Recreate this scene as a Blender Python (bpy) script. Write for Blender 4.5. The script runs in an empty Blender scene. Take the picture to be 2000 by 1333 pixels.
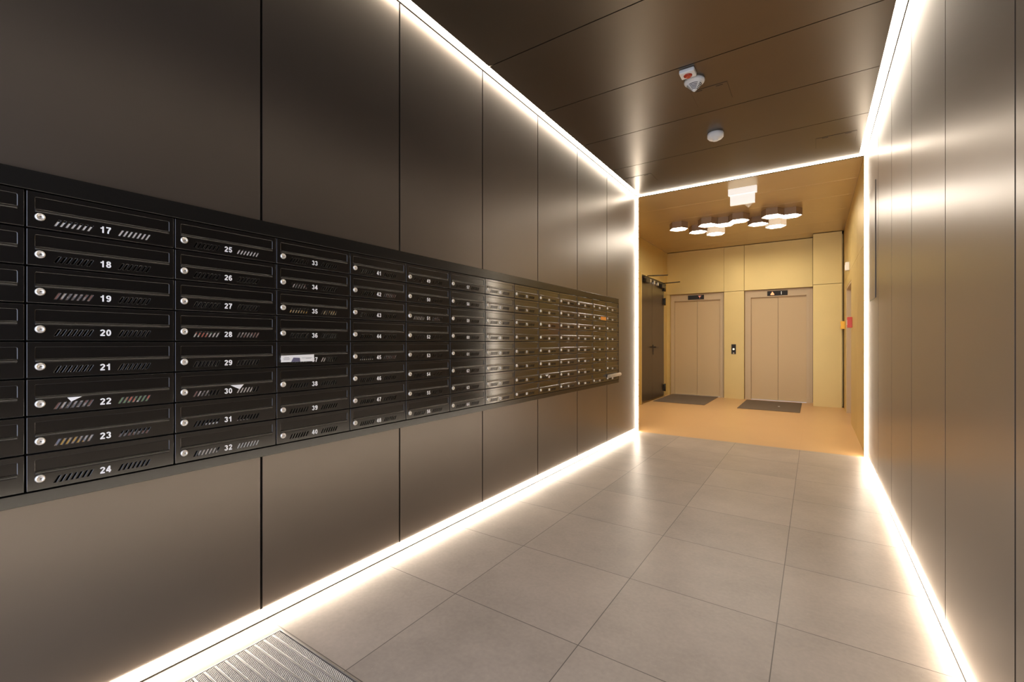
import bpy, bmesh, math, random
from mathutils import Vector, Matrix
random.seed(7)
S = bpy.context.scene
COL = S.collection

# ------------------------------------------------------------ camera, world, exposure
F_PX = 870.0
YAW = math.atan(590.0 / F_PX)
cam_d = bpy.data.cameras.new('camera')
cam = bpy.data.objects.new('camera', cam_d)
COL.objects.link(cam)
cam_d.sensor_width = 36.0
cam_d.lens = 36.0 * F_PX / 2000.0
cam_d.shift_y = 1.5 / 2000.0
cam_d.clip_start = 0.02
cam.location = (0, 0, 1.19)
cam.rotation_euler = (math.radians(90), 0, YAW)
S.camera = cam

w = bpy.data.worlds.new('world')
S.world = w
w.use_nodes = True
w.node_tree.nodes['Background'].inputs[0].default_value = (0.72, 0.80, 1.0, 1)
w.node_tree.nodes['Background'].inputs[1].default_value = 4.0

S.view_settings.view_transform = 'Standard'
S.view_settings.look = 'None'
S.view_settings.gamma = 1.0
S.view_settings.use_curve_mapping = False
S.view_settings.exposure = 0.0
S.cycles.max_bounces = 10
S.cycles.diffuse_bounces = 6
S.cycles.glossy_bounces = 6
S.cycles.sample_clamp_indirect = 6.0
S.cycles.use_denoising = True

STRIP_POWER = 29.0
PORTAL_POWER = 36.0
LAMP_POWER = 36.0
SIGN_POWER = 0.5

# ------------------------------------------------------------ main dimensions
XL, XR = -1.95, 0.444          # corridor side walls
YF = 5.83                      # portal to the lobby
ZC = 3.125                     # corridor ceiling
YB = -1.0                      # entrance end
XLL, ZL = -2.75, 3.19          # lobby left wall, lobby ceiling
YLB, YE, YRP = 10.30, 10.42, 9.95
PAN = 0.765
SEAMS = [0.972 + PAN * k for k in range(-2, 6)]

# ------------------------------------------------------------ materials
MATS = {}
def mat(name, color, rough=0.5, metal=0.0, spec=0.5, emit=None, power=0.0, coat=0.0, crough=0.12, cior=1.5,
        noise=None, bump=None):
    m = bpy.data.materials.new(name)
    m.use_nodes = True
    nt = m.node_tree
    b = nt.nodes['Principled BSDF']
    b.inputs['Base Color'].default_value = (*color, 1)
    b.inputs['Roughness'].default_value = rough
    b.inputs['Metallic'].default_value = metal
    b.inputs['Specular IOR Level'].default_value = spec
    b.inputs['Coat Weight'].default_value = coat
    b.inputs['Coat IOR'].default_value = cior
    b.inputs['Coat Roughness'].default_value = crough
    if emit:
        b.inputs['Emission Color'].default_value = (*emit, 1)
        b.inputs['Emission Strength'].default_value = power
    if noise:                      # (scale xyz, amount, roughness amount)
        sc, amt, ramt = noise
        tc = nt.nodes.new('ShaderNodeTexCoord')
        mp = nt.nodes.new('ShaderNodeMapping')
        mp.inputs['Scale'].default_value = sc
        nz = nt.nodes.new('ShaderNodeTexNoise')
        nz.inputs['Scale'].default_value = 1.0
        nz.inputs['Detail'].default_value = 4.0
        nt.links.new(tc.outputs['Object'], mp.inputs['Vector'])
        nt.links.new(mp.outputs['Vector'], nz.inputs['Vector'])
        mr = nt.nodes.new('ShaderNodeMapRange')
        mr.inputs['From Min'].default_value = 0.3
        mr.inputs['From Max'].default_value = 0.7
        mr.inputs['To Min'].default_value = 1 - amt
        mr.inputs['To Max'].default_value = 1 + amt
        nt.links.new(nz.outputs['Fac'], mr.inputs['Value'])
        mx = nt.nodes.new('ShaderNodeMix')
        mx.data_type = 'RGBA'
        mx.blend_type = 'MULTIPLY'
        mx.inputs[0].default_value = 1.0
        mx.inputs[6].default_value = (*color, 1)
        nt.links.new(mr.outputs['Result'], mx.inputs[7])
        nt.links.new(mx.outputs[2], b.inputs['Base Color'])
        if ramt:
            m2 = nt.nodes.new('ShaderNodeMapRange')
            m2.inputs['From Min'].default_value = 0.3
            m2.inputs['From Max'].default_value = 0.7
            m2.inputs['To Min'].default_value = rough - ramt
            m2.inputs['To Max'].default_value = rough + ramt
            nt.links.new(nz.outputs['Fac'], m2.inputs['Value'])
            nt.links.new(m2.outputs['Result'], b.inputs['Roughness'])
    MATS[name] = m
    return m

M_BRONZE = mat('bronze_panel', (0.142, 0.119, 0.100), 0.38, 0.85, coat=0.6, crough=0.30, noise=((3, 3, 3), 0.03, 0))
M_BRONZE_C = mat('bronze_ceiling', (0.118, 0.100, 0.079), 0.33, 0.85, coat=0.15, crough=0.30, noise=((3, 3, 3), 0.03, 0))
M_GROOVE = mat('groove_black', (0.010, 0.009, 0.009), 0.8)
M_GOLD = mat('gold_panel', (0.66, 0.505, 0.205), 0.42, 0.5, noise=((2, 2, 2), 0.03, 0))
M_GOLD_C = mat('gold_ceiling', (0.60, 0.465, 0.27), 0.33, 0.65, noise=((2, 2, 2), 0.03, 0))
M_BEIGE = mat('elevator_beige', (0.60, 0.45, 0.25), 0.42, 0.15)
M_BEIGE_D = mat('elevator_frame', (0.58, 0.45, 0.275), 0.42, 0.15)
M_BLACK = mat('mailbox_black', (0.0055, 0.005, 0.0048), 0.15, 0.0, spec=0.9, coat=0.4, crough=0.10, cior=1.7)
M_BANK = mat('bank_frame_black', (0.007, 0.0065, 0.006), 0.24, 0.0, spec=0.6)
M_INSIDE = mat('mailbox_inside', (0.012, 0.011, 0.011), 0.6)
M_CHROME = mat('chrome', (0.86, 0.83, 0.78), 0.34, 0.8)
M_DARK = mat('dark_metal', (0.03, 0.026, 0.022), 0.35, 0.5)
M_WHITEPAINT = mat('number_white', (0.93, 0.92, 0.90), 0.5)
M_PLASTIC = mat('white_plastic', (0.80, 0.80, 0.78), 0.4)
M_SLOT = mat('slot_dark', (0.02, 0.02, 0.022), 0.7)
M_RED = mat('red_lens', (0.45, 0.05, 0.02), 0.2)
M_REDBOX = mat('red_plastic', (0.62, 0.055, 0.03), 0.35)
M_YELLOW = mat('yellow_plastic', (0.90, 0.50, 0.03), 0.35)
M_LED = mat('led_diffuser', (0.9, 0.9, 0.9), 0.5, emit=(1.0, 0.86, 0.69), power=STRIP_POWER)
M_LED2 = mat('led_diffuser_slim', (0.9, 0.9, 0.9), 0.5, emit=(1.0, 0.86, 0.69), power=PORTAL_POWER)
M_LAMP = mat('lamp_diffuser', (0.9, 0.9, 0.9), 0.5, emit=(1.0, 0.89, 0.74), power=LAMP_POWER)
M_SIGN = mat('sign_white', (0.92, 0.91, 0.88), 0.3, emit=(0.98, 0.97, 0.95), power=SIGN_POWER)
M_FIREDOOR = mat('fire_door_bronze', (0.10, 0.07, 0.038), 0.30, 0.7)
M_PAPER = mat('paper_white', (0.94, 0.93, 0.91), 0.7)
M_PAPER_W = mat('paper_cream', (0.85, 0.79, 0.72), 0.7)
M_ORANGE = mat('paper_orange', (0.95, 0.38, 0.05), 0.6)
M_KRAFT = mat('paper_kraft', (0.42, 0.33, 0.22), 0.7)
M_INK = mat('print_blue', (0.13, 0.12, 0.20), 0.5)
M_INKG = mat('print_grey', (0.35, 0.34, 0.36), 0.5)
M_LITORANGE = mat('indicator_orange', (0.6, 0.2, 0.05), 0.5, emit=(1.0, 0.42, 0.20), power=1.3)
M_LITRED = mat('indicator_red', (0.3, 0.03, 0.01), 0.5, emit=(1.0, 0.42, 0.25), power=0.55)
M_LITWHITE = mat('indicator_white', (0.6, 0.6, 0.55), 0.5, emit=(1.0, 0.95, 0.8), power=0.8)
M_ALU = mat('mat_aluminium', (0.74, 0.73, 0.72), 0.34, 0.9)
M_GREYBTN = mat('button_grey', (0.42, 0.36, 0.30), 0.4, 0.3)
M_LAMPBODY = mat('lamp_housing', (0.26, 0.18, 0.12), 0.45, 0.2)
M_LAMPSIDE_GLOW = mat('lamp_housing_painted_glow', (0.75, 0.65, 0.52), 0.4, emit=(1.0, 0.82, 0.60), power=0.5)  # added glow on the rear housings, imitating light from the lamps in front
M_CLEAN = mat('plaster', (0.5, 0.48, 0.45), 0.8)
M_HATCH = M_BRONZE_C

def mat_magazine(name, cols, scale):
    m = bpy.data.materials.new(name)
    m.use_nodes = True
    nt = m.node_tree
    b = nt.nodes['Principled BSDF']
    b.inputs['Roughness'].default_value = 0.5
    tc = nt.nodes.new('ShaderNodeTexCoord')
    vo = nt.nodes.new('ShaderNodeTexVoronoi')
    vo.inputs['Scale'].default_value = scale
    rp = nt.nodes.new('ShaderNodeValToRGB')
    rp.color_ramp.interpolation = 'CONSTANT'
    el = rp.color_ramp.elements
    el[0].position = 0.0
    el[0].color = (*cols[0], 1)
    el[1].position = 1.0 / len(cols)
    el[1].color = (*cols[1], 1)
    for i, c in enumerate(cols[2:], 2):
        e = el.new(i / len(cols))
        e.color = (*c, 1)
    sx = nt.nodes.new('ShaderNodeSeparateXYZ')
    nt.links.new(tc.outputs['Object'], vo.inputs['Vector'])
    nt.links.new(vo.outputs['Color'], sx.inputs[0])
    nt.links.new(sx.outputs[0], rp.inputs[0])
    nt.links.new(rp.outputs[0], b.inputs['Base Color'])
    return m
M_MAG_RED = mat_magazine('magazine_red', [(0.8, 0.78, 0.75), (0.65, 0.2, 0.14), (0.75, 0.6, 0.55), (0.25, 0.4, 0.22)], 45)
M_MAG_BROWN = mat_magazine('magazine_brown', [(0.5, 0.38, 0.3), (0.7, 0.45, 0.12), (0.28, 0.3, 0.4), (0.62, 0.6, 0.56)], 60)
M_MAG_GREY = mat_magazine('magazine_grey', [(0.5, 0.44, 0.42), (0.22, 0.2, 0.2), (0.7, 0.64, 0.6), (0.3, 0.16, 0.14)], 70)
M_MAG_GOLD = mat_magazine('magazine_gold', [(0.75, 0.42, 0.1), (0.6, 0.5, 0.3), (0.8, 0.55, 0.22), (0.1, 0.08, 0.05)], 60)

def floor_mat(name, color, grout, x0, y0, tw, th, gw, rough, mott, spec=0.5):
    """large square tiles with thin joints, laid on world x / y"""
    m = bpy.data.materials.new(name)
    m.use_nodes = True
    nt = m.node_tree
    N, L = nt.nodes, nt.links
    b = N['Principled BSDF']
    b.inputs['Specular IOR Level'].default_value = spec
    tc = N.new('ShaderNodeTexCoord')
    sp = N.new('ShaderNodeSeparateXYZ')
    L.new(tc.outputs['Object'], sp.inputs[0])
    def math_(op, a, bb=None):
        n = N.new('ShaderNodeMath')
        n.operation = op
        for i, v in enumerate((a, bb)):
            if v is None:
                continue
            if isinstance(v, (int, float)):
                n.inputs[i].default_value = v
            else:
                L.new(v, n.inputs[i])
        return n.outputs[0]
    def joint(o, off, pitch):
        t = math_('DIVIDE', math_('SUBTRACT', o, off), pitch)
        cell = math_('FLOOR', t)
        f = math_('SUBTRACT', t, cell)
        d = math_('MULTIPLY', math_('MINIMUM', f, math_('SUBTRACT', 1.0, f)), pitch)
        return math_('LESS_THAN', d, gw / 2), cell
    jx, cx = joint(sp.outputs[0], x0, tw)
    jy, cy = joint(sp.outputs[1], y0, th)
    j = math_('MAXIMUM', jx, jy)
    wn = N.new('ShaderNodeTexWhiteNoise')
    wn.noise_dimensions = '2D'
    cb = N.new('ShaderNodeCombineXYZ')
    L.new(cx, cb.inputs[0]); L.new(cy, cb.inputs[1])
    L.new(cb.outputs[0], wn.inputs['Vector'])
    n1 = N.new('ShaderNodeTexNoise')
    n1.inputs['Scale'].default_value = 2.4
    n1.inputs['Detail'].default_value = 6
    n1.inputs['Roughness'].default_value = 0.62
    ad = N.new('ShaderNodeVectorMath')
    ad.operation = 'MULTIPLY_ADD'
    L.new(wn.outputs['Color'], ad.inputs[0])
    ad.inputs[1].default_value = (5, 5, 5)
    L.new(tc.outputs['Object'], ad.inputs[2])
    L.new(ad.outputs[0], n1.inputs['Vector'])
    n2 = N.new('ShaderNodeTexNoise')
    n2.inputs['Scale'].default_value = 55
    n2.inputs['Detail'].default_value = 5
    L.new(tc.outputs['Object'], n2.inputs['Vector'])
    k = math_('ADD', math_('MULTIPLY', math_('SUBTRACT', n1.outputs['Fac'], 0.5), mott * 2.6),
              math_('ADD', math_('MULTIPLY', math_('SUBTRACT', n2.outputs['Fac'], 0.5), mott),
                    math_('MULTIPLY', math_('SUBTRACT', wn.outputs['Value'], 0.5), mott * 0.45)))
    k = math_('ADD', k, 1.0)
    mx = N.new('ShaderNodeMix'); mx.data_type = 'RGBA'; mx.blend_type = 'MULTIPLY'
    mx.inputs[0].default_value = 1.0
    mx.inputs[6].default_value = (*color, 1)
    L.new(k, mx.inputs[7])
    # scuffs: sparse pale scratches
    n3 = N.new('ShaderNodeTexNoise')
    n3.inputs['Scale'].default_value = 60
    n3.inputs['Detail'].default_value = 3
    n3.inputs['Distortion'].default_value = 2.5
    L.new(tc.outputs['Object'], n3.inputs['Vector'])
    sc = math_('MULTIPLY', math_('GREATER_THAN', n3.outputs['Fac'], 0.71), 0.22 if mott > 0.06 else 0.0)
    m3 = N.new('ShaderNodeMix'); m3.data_type = 'RGBA'
    L.new(sc, m3.inputs[0])
    L.new(mx.outputs[2], m3.inputs[6])
    m3.inputs[7].default_value = (min(1, color[0] * 1.8), min(1, color[1] * 1.8), min(1, color[2] * 1.8), 1)
    m4 = N.new('ShaderNodeMix'); m4.data_type = 'RGBA'
    L.new(j, m4.inputs[0])
    L.new(m3.outputs[2], m4.inputs[6])
    m4.inputs[7].default_value = (*grout, 1)
    L.new(m4.outputs[2], b.inputs['Base Color'])
    b.inputs['Roughness'].default_value = rough
    bp = N.new('ShaderNodeBump')
    bp.inputs['Strength'].default_value = 0.25
    bp.inputs['Distance'].default_value = 0.002
    L.new(math_('SUBTRACT', 1.0, j), bp.inputs['Height'])
    L.new(bp.outputs[0], b.inputs['Normal'])
    return m
M_FLOOR = floor_mat('stone_tile', (0.405, 0.342, 0.288), (0.11, 0.092, 0.08), -0.13, 2.185, 0.636, 0.595, 0.0036, 0.35, 0.26, 0.4)
M_FLOOR_L = floor_mat('lobby_tile', (0.63, 0.39, 0.175), (0.58, 0.35, 0.15), -0.13, 6.1, 1.2, 1.2, 0.002, 0.36, 0.03)

def mat_ribs(name, c1, c2, freq, ang):
    m = bpy.data.materials.new(name)
    m.use_nodes = True
    nt = m.node_tree
    b = nt.nodes['Principled BSDF']
    b.inputs['Roughness'].default_value = 0.75
    tc = nt.nodes.new('ShaderNodeTexCoord')
    mp = nt.nodes.new('ShaderNodeMapping')
    mp.inputs['Rotation'].default_value = (0, 0, ang)
    wv = nt.nodes.new('ShaderNodeTexWave')
    wv.inputs['Scale'].default_value = freq
    wv.inputs['Distortion'].default_value = 1.5
    wv.inputs['Detail'].default_value = 2
    wv.inputs['Detail Scale'].default_value = 3
    rp = nt.nodes.new('ShaderNodeValToRGB')
    rp.color_ramp.elements[0].position = 0.3
    rp.color_ramp.elements[0].color = (*c1, 1)
    rp.color_ramp.elements[1].position = 0.7
    rp.color_ramp.elements[1].color = (*c2, 1)
    bp = nt.nodes.new('ShaderNodeBump')
    bp.inputs['Strength'].default_value = 0.6
    bp.inputs['Distance'].default_value = 0.003
    nt.links.new(tc.outputs['Object'], mp.inputs[0])
    nt.links.new(mp.outputs[0], wv.inputs[0])
    nt.links.new(wv.outputs['Fac'], rp.inputs[0])
    nt.links.new(rp.outputs[0], b.inputs['Base Color'])
    nt.links.new(wv.outputs['Fac'], bp.inputs['Height'])
    nt.links.new(bp.outputs[0], b.inputs['Normal'])
    return m
M_RIB = mat_ribs('mat_carpet', (0.16, 0.15, 0.14), (0.66, 0.62, 0.58), 44, math.radians(-38))
M_DOORMAT = mat_ribs('doormat_brown', (0.085, 0.065, 0.048), (0.23, 0.175, 0.125), 45, 0.0)

# ------------------------------------------------------------ helpers
class MB:
    """collects shapes and links them as ONE mesh object"""
    def __init__(self):
        self.bm = bmesh.new()
        self.mats = []
    def _mi(self, m):
        if m not in self.mats:
            self.mats.append(m)
        return self.mats.index(m)
    def box(self, x0, x1, y0, y1, z0, z1, m, bev=0.0):
        g = bmesh.ops.create_cube(self.bm, size=1.0)
        vs = g['verts']
        sx, sy, sz = abs(x1 - x0), abs(y1 - y0), abs(z1 - z0)
        cx, cy, cz = (x0 + x1) / 2, (y0 + y1) / 2, (z0 + z1) / 2
        for v in vs:
            v.co = Vector((v.co.x * sx + cx, v.co.y * sy + cy, v.co.z * sz + cz))
        fs = set(f for v in vs for f in v.link_faces)
        mi = self._mi(m)
        for f in fs:
            f.material_index = mi
        if bev > 0:
            es = set(e for f in fs for e in f.edges)
            r = bmesh.ops.bevel(self.bm, geom=list(es), offset=bev, segments=2, affect='EDGES', profile=0.5)
            for f in r['faces']:
                f.material_index = mi
        return self
    def prism(self, pts, axis, a0, a1, m):
        """polygon pts (2-D) extruded along axis from a0 to a1"""
        def mk(p, a):
            if axis == 'x': return Vector((a, p[0], p[1]))
            if axis == 'y': return Vector((p[0], a, p[1]))
            return Vector((p[0], p[1], a))
        mi = self._mi(m)
        A = [self.bm.verts.new(mk(p, a0)) for p in pts]
        B = [self.bm.verts.new(mk(p, a1)) for p in pts]
        n = len(pts)
        fs = [self.bm.faces.new(A[::-1]), self.bm.faces.new(B)]
        for i in range(n):
            fs.append(self.bm.faces.new((A[i], A[(i + 1) % n], B[(i + 1) % n], B[i])))
        for f in fs:
            f.material_index = mi
        return self
    def lathe(self, prof, c, axis, m, n=32):
        """profile (r, h) turned round axis through c"""
        mi = self._mi(m)
        def P(r, h, t):
            a, b_ = r * math.cos(t), r * math.sin(t)
            if axis == 'x': return Vector((c[0] + h, c[1] + a, c[2] + b_))
            if axis == 'y': return Vector((c[0] + a, c[1] + h, c[2] + b_))
            return Vector((c[0] + a, c[1] + b_, c[2] + h))
        rings = []
        for r, h in prof:
            if r < 1e-6:
                rings.append([self.bm.verts.new(P(0, h, 0))])
            else:
                rings.append([self.bm.verts.new(P(r, h, 2 * math.pi * i / n)) for i in range(n)])
        for k in range(len(rings) - 1):
            a, b_ = rings[k], rings[k + 1]
            for i in range(n):
                j = (i + 1) % n
                if len(a) == 1 and len(b_) == 1: continue
                if len(a) == 1: f = self.bm.faces.new((a[0], b_[j], b_[i]))
                elif len(b_) == 1: f = self.bm.faces.new((a[i], a[j], b_[0]))
                else: f = self.bm.faces.new((a[i], a[j], b_[j], b_[i]))
                f.material_index = mi
                f.smooth = True
        return self
    def rod(self, p, q, r, m, n=10):
        p, q = Vector(p), Vector(q)
        d = q - p
        rot = d.to_track_quat('Z', 'Y').to_matrix()
        mi = self._mi(m)
        A, B = [], []
        for i in range(n):
            t = 2 * math.pi * i / n
            o = rot @ Vector((r * math.cos(t), r * math.sin(t), 0))
            A.append(self.bm.verts.new(p + o)); B.append(self.bm.verts.new(q + o))
        fs = [self.bm.faces.new(A[::-1]), self.bm.faces.new(B)]
        for i in range(n):
            f = self.bm.faces.new((A[i], A[(i + 1) % n], B[(i + 1) % n], B[i]))
            f.smooth = True
            fs.append(f)
        for f in fs: f.material_index = mi
        return self
    def mesh(self, name):
        bmesh.ops.recalc_face_normals(self.bm, faces=self.bm.faces[:])
        me = bpy.data.meshes.new(name)
        self.bm.to_mesh(me)
        self.bm.free()
        for m in self.mats: me.materials.append(m)
        return me
    def build(self, name, parent=None, origin=None):
        me = self.mesh(name)
        if origin is not None:
            me.transform(Matrix.Translation(-Vector(origin)))
        return link(name, me, parent, origin)

def link(name, me, parent=None, loc=None):
    o = bpy.data.objects.new(name, me)
    COL.objects.link(o)
    if loc is not None: o.location = loc
    if parent is not None:
        o.parent = parent
    return o
def tag(o, label=None, cat=None, group=None, kind=None):
    if label: o['label'] = label
    if cat: o['category'] = cat
    if group: o['group'] = group
    if kind: o['kind'] = kind
    return o
def struct(o): o['kind'] = 'structure'; return o
def thing(name, loc, label, cat, group=None):
    o = bpy.data.objects.new(name, None)
    o.empty_display_size = 0.1
    COL.objects.link(o)
    o.location = loc
    return tag(o, label, cat, group)
def part(mb, name, parent):
    """world-space shapes as a part of an (unrotated) Empty"""
    me = mb.mesh(name)
    p, off = parent, Vector((0, 0, 0))
    while p is not None:
        off += p.location
        p = p.parent
    me.transform(Matrix.Translation(-off))
    return link(name, me, parent)
def curve_mesh(cu):
    o = bpy.data.objects.new('tmp', cu)
    COL.objects.link(o)
    dg = bpy.context.evaluated_depsgraph_get()
    dg.update()
    me = bpy.data.meshes.new_from_object(o.evaluated_get(dg))
    bpy.data.objects.remove(o)
    return me
def arc(cx, cy, rx, ry, a0, a1, n=14):
    return [(cx + rx * math.cos(math.radians(a0 + (a1 - a0) * i / n)), cy + ry * math.sin(math.radians(a0 + (a1 - a0) * i / n))) for i in range(n + 1)]
SIX = [arc(.31, .31, .205, .215, 0, 360, 20), arc(.335, .47, .23, .435, 195, 48)]
DIGITS = {
    '0': [arc(.31, .5, .205, .405, 0, 360, 22)],
    '1': [[(.37, 0), (.37, 1)], [(.37, .84), (.26, .745), (.08, .69)]],
    '2': [arc(.31, .70, .205, .205, 168, -42) + [(.12, .12)], [(.04, .09), (.58, .09)]],
    '3': [arc(.295, .725, .185, .185, 165, -85), arc(.295, .29, .21, .20, 85, -170)],
    '4': [[(.42, 0), (.42, 1)], [(.40, .93), (.07, .33)], [(.02, .29), (.61, .29)]],
    '5': [[(.13, .91), (.55, .91)], [(.19, .91), (.12, .47)], arc(.30, .315, .21, .225, 140, -168)],
    '6': SIX,
    '9': [[(.62 - x, 1 - y) for x, y in p] for p in SIX],
    '7': [[(.03, .91), (.58, .91)], [(.52, .86), (.36, .58), (.27, .3), (.235, 0)]],
    '8': [arc(.31, .735, .175, .175, 0, 360, 18), arc(.31, .285, .21, .195, 0, 360, 20)],
}
def number_mesh(txt, size, thick, m, hw=0.098, adv=0.72):
    """bold sans-serif digits as thick strokes, centred, standing in local x / y"""
    mb = MB()
    mi = mb._mi(m)
    tot = adv * (len(txt) - 1) + 0.62
    for k, ch in enumerate(txt):
        for lay, path in enumerate(DIGITS[ch]):
            closed = len(path) > 12 and (Vector(path[0]) - Vector(path[-1])).length < 1e-4
            P = [Vector(p) for p in (path[:-1] if closed else path)]
            n = len(P)
            L_, R_ = [], []
            for i in range(n):
                a = P[(i - 1) % n] if (closed or i > 0) else None
                b = P[(i + 1) % n] if (closed or i < n - 1) else None
                d = Vector((0, 0))
                if a is not None: d += (P[i] - a).normalized()
                if b is not None: d += (b - P[i]).normalized()
                d.normalize()
                nn = Vector((-d.y, d.x)) * hw
                for side, lst in ((1, L_), (-1, R_)):
                    q = P[i] + nn * side
                    lst.append(mb.bm.verts.new(((q.x + adv * k - tot / 2) * size, (q.y - 0.5) * size, thick + 0.0001 * lay)))
            for i in range(n if closed else n - 1):
                j = (i + 1) % n
                f = mb.bm.faces.new((L_[i], R_[i], R_[j], L_[j]))
                f.material_index = mi
    me = bpy.data.meshes.new('number')
    ret = bmesh.ops.extrude_face_region(mb.bm, geom=mb.bm.faces[:])
    bmesh.ops.translate(mb.bm, vec=(0, 0, -thick), verts=[v for v in ret['geom'] if isinstance(v, bmesh.types.BMVert)])
    bmesh.ops.recalc_face_normals(mb.bm, faces=mb.bm.faces[:])
    mb.bm.to_mesh(me)
    mb.bm.free()
    me.materials.append(m)
    return me

# ============================================================ SETTING: corridor
mb = MB(); mb.box(-2.3, 0.8, YB - 0.3, YF, -0.1, 0.0, M_FLOOR); struct(mb.build('floor'))
mb = MB(); mb.box(XLL - 0.2, 0.9, YF, 10.7, -0.1, 0.0, M_FLOOR_L); struct(mb.build('floor_lobby'))

GAP = 0.010
BZ0, BZ1 = 0.702, 1.704            # mailbox bank, outer frame
BY0, BY1 = -0.115, 5.135
def panels_y(mb, x0, x1, ys, z0, z1, m, holes=None):
    for a, b in zip(ys[:-1], ys[1:]):
        a2, b2 = a + GAP / 2, b - GAP / 2
        if holes:
            hy0, hy1, hz0, hz1 = holes
            if b2 > hy0 and a2 < hy1:
                mb.box(x0, x1, a2, b2, z0, hz0, m)
                mb.box(x0, x1, a2, b2, hz1, z1, m)
                if a2 < hy0: mb.box(x0, x1, a2, hy0, hz0, hz1, m)
                if b2 > hy1: mb.box(x0, x1, hy1, b2, hz0, hz1, m)
                continue
        mb.box(x0, x1, a2, b2, z0, z1, m)
ys = [YB] + [s for s in SEAMS if s > YB + 0.1 and s < YF - 0.3] + [YF + GAP / 2]
mb = MB()
mb.box(XL - 0.3, XL - 0.075, YB, YF, 0, ZC + 0.1, M_GROOVE)
panels_y(mb, XL - 0.074, XL, ys, 0.0, ZC, M_BRONZE, (BY0 + 0.01, BY1 - 0.01, BZ0 + 0.01, BZ1 - 0.01))
struct(mb.build('wall_left'))
mb = MB()
mb.box(XR + 0.031, XR + 0.3, YB, YF, 0, ZC + 0.1, M_GROOVE)
panels_y(mb, XR, XR + 0.03, ys, 0.0, ZC, M_BRONZE)
struct(mb.build('wall_right'))
mb = MB()
mb.box(XL, XR, YB, YF, ZC + 0.031, ZC + 0.1, M_GROOVE)
for a, b in zip(ys[:-1], ys[1:]):
    mb.box(XL + 0.058, XR - 0.058, a + 0.004, b - 0.004, ZC, ZC + 0.03, M_BRONZE_C)
struct(mb.build('ceiling'))
# entrance end behind the camera: a wall round an open doorway, daylight beyond
mb = MB()
mb.box(XL, -1.85, YB - 0.12, YB, 0, ZC, M_BRONZE)
mb.box(0.35, XR, YB - 0.12, YB, 0, ZC, M_BRONZE)
mb.box(-1.85, 0.35, YB - 0.12, YB, 2.85, ZC, M_BRONZE)
struct(mb.build('wall_entrance'))
# portal lining between corridor and lobby
mb = MB()
mb.box(XL - 0.3, XR + 0.3, YF, YF + 0.04, ZC, ZL + 0.1, M_GOLD)
struct(mb.build('trim_1'))

# ------------------------------------------------------------ LED strips
def strip(label, dif, prof, m=None):
    x0, x1, y0, y1, z0, z1 = dif
    t = thing('light_strip', ((x0 + x1) / 2, (y0 + y1) / 2, z0), label, 'light strip')
    part(MB().box(*dif, m or M_LED), 'diffuser', t)
    part(MB().box(*prof, M_DARK), 'profile', t)
    return t
SY1 = YF - 0.001
strip('lit white light strip along the foot of the mailbox wall',
      (XL, XL + 0.006, YB, SY1, 0.007, 0.048), (XL, XL + 0.007, YB, SY1, 0.0005, 0.0065))
strip('lit white light strip along the foot of the right wall without mailboxes',
      (XR - 0.004, XR, YB, SY1, 0.007, 0.046), (XR - 0.005, XR, YB, SY1, 0.0005, 0.0065))
strip('lit white light strip in the ceiling edge above the mailbox wall',
      (XL + 0.006, XL + 0.056, YB, SY1, ZC + 0.016, ZC + 0.03), (XL, XL + 0.0055, YB, SY1, ZC - 0.004, ZC + 0.03))
strip('lit white light strip in the ceiling edge above the right wall',
      (XR - 0.056, XR - 0.006, YB, SY1, ZC + 0.016, ZC + 0.03), (XR - 0.0055, XR, YB, SY1, ZC - 0.004, ZC + 0.03))
PW = 0.014
strip('upright lit light strip at the left side of the gold lobby opening',
      (XL, XL + PW, YF, YF + 0.018, 0.002, ZC - PW), (XL - 0.02, XL, YF, YF + 0.03, 0.002, ZC), M_LED2)
strip('upright lit light strip at the right side of the gold lobby opening',
      (XR - PW, XR, YF, YF + 0.018, 0.002, ZC - PW), (XR, XR + 0.02, YF, YF + 0.03, 0.002, ZC), M_LED2)
strip('level lit light strip across the top of the gold lobby opening',
      (XL, XR, YF, YF + 0.010, ZC - 0.010, ZC), (XL, XR, YF + 0.0105, YF + 0.04, ZC - 0.01, ZC), M_LED2)

# ============================================================ SETTING: lobby
def panel_grid_y(mb, Y, depth, xs, zs, m, gap=0.006):
    for a, b in zip(xs[:-1], xs[1:]):
        for c, d in zip(zs[:-1], zs[1:]):
            mb.box(a + gap / 2, b - gap / 2, Y, Y + depth, c + (gap / 2 if c > 0.05 else 0), d - gap / 2, m)
# left wall of the lobby, with its return behind the portal
mb = MB()
mb.box(XLL - 0.2, XLL - 0.021, YF, 10.7, 0, ZL, M_GROOVE)
for a, b in zip([YF + 0.04, 6.75, 7.75, 8.36, 10.03], [6.75, 7.75, 8.36, 10.03, 10.5]):
    if a == 8.36:
        mb.box(XLL - 0.02, XLL, a + 0.003, 9.21, 2.52, ZL, M_GOLD)
        mb.box(XLL - 0.02, XLL, 9.216, b - 0.003, 2.52, ZL, M_GOLD)
        mb.box(XLL - 0.02, XLL, a + 0.003, b - 0.003, 0, 2.515, M_GOLD)
    else:
        mb.box(XLL - 0.02, XLL, a + 0.003, b - 0.003, 0, ZL, M_GOLD)
struct(mb.build('wall_lobby_left'))
mb = MB(); mb.box(XLL, XL - 0.02, YF, YF + 0.04, 0, ZC, M_GOLD); struct(mb.build('wall_lobby_front'))
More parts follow.
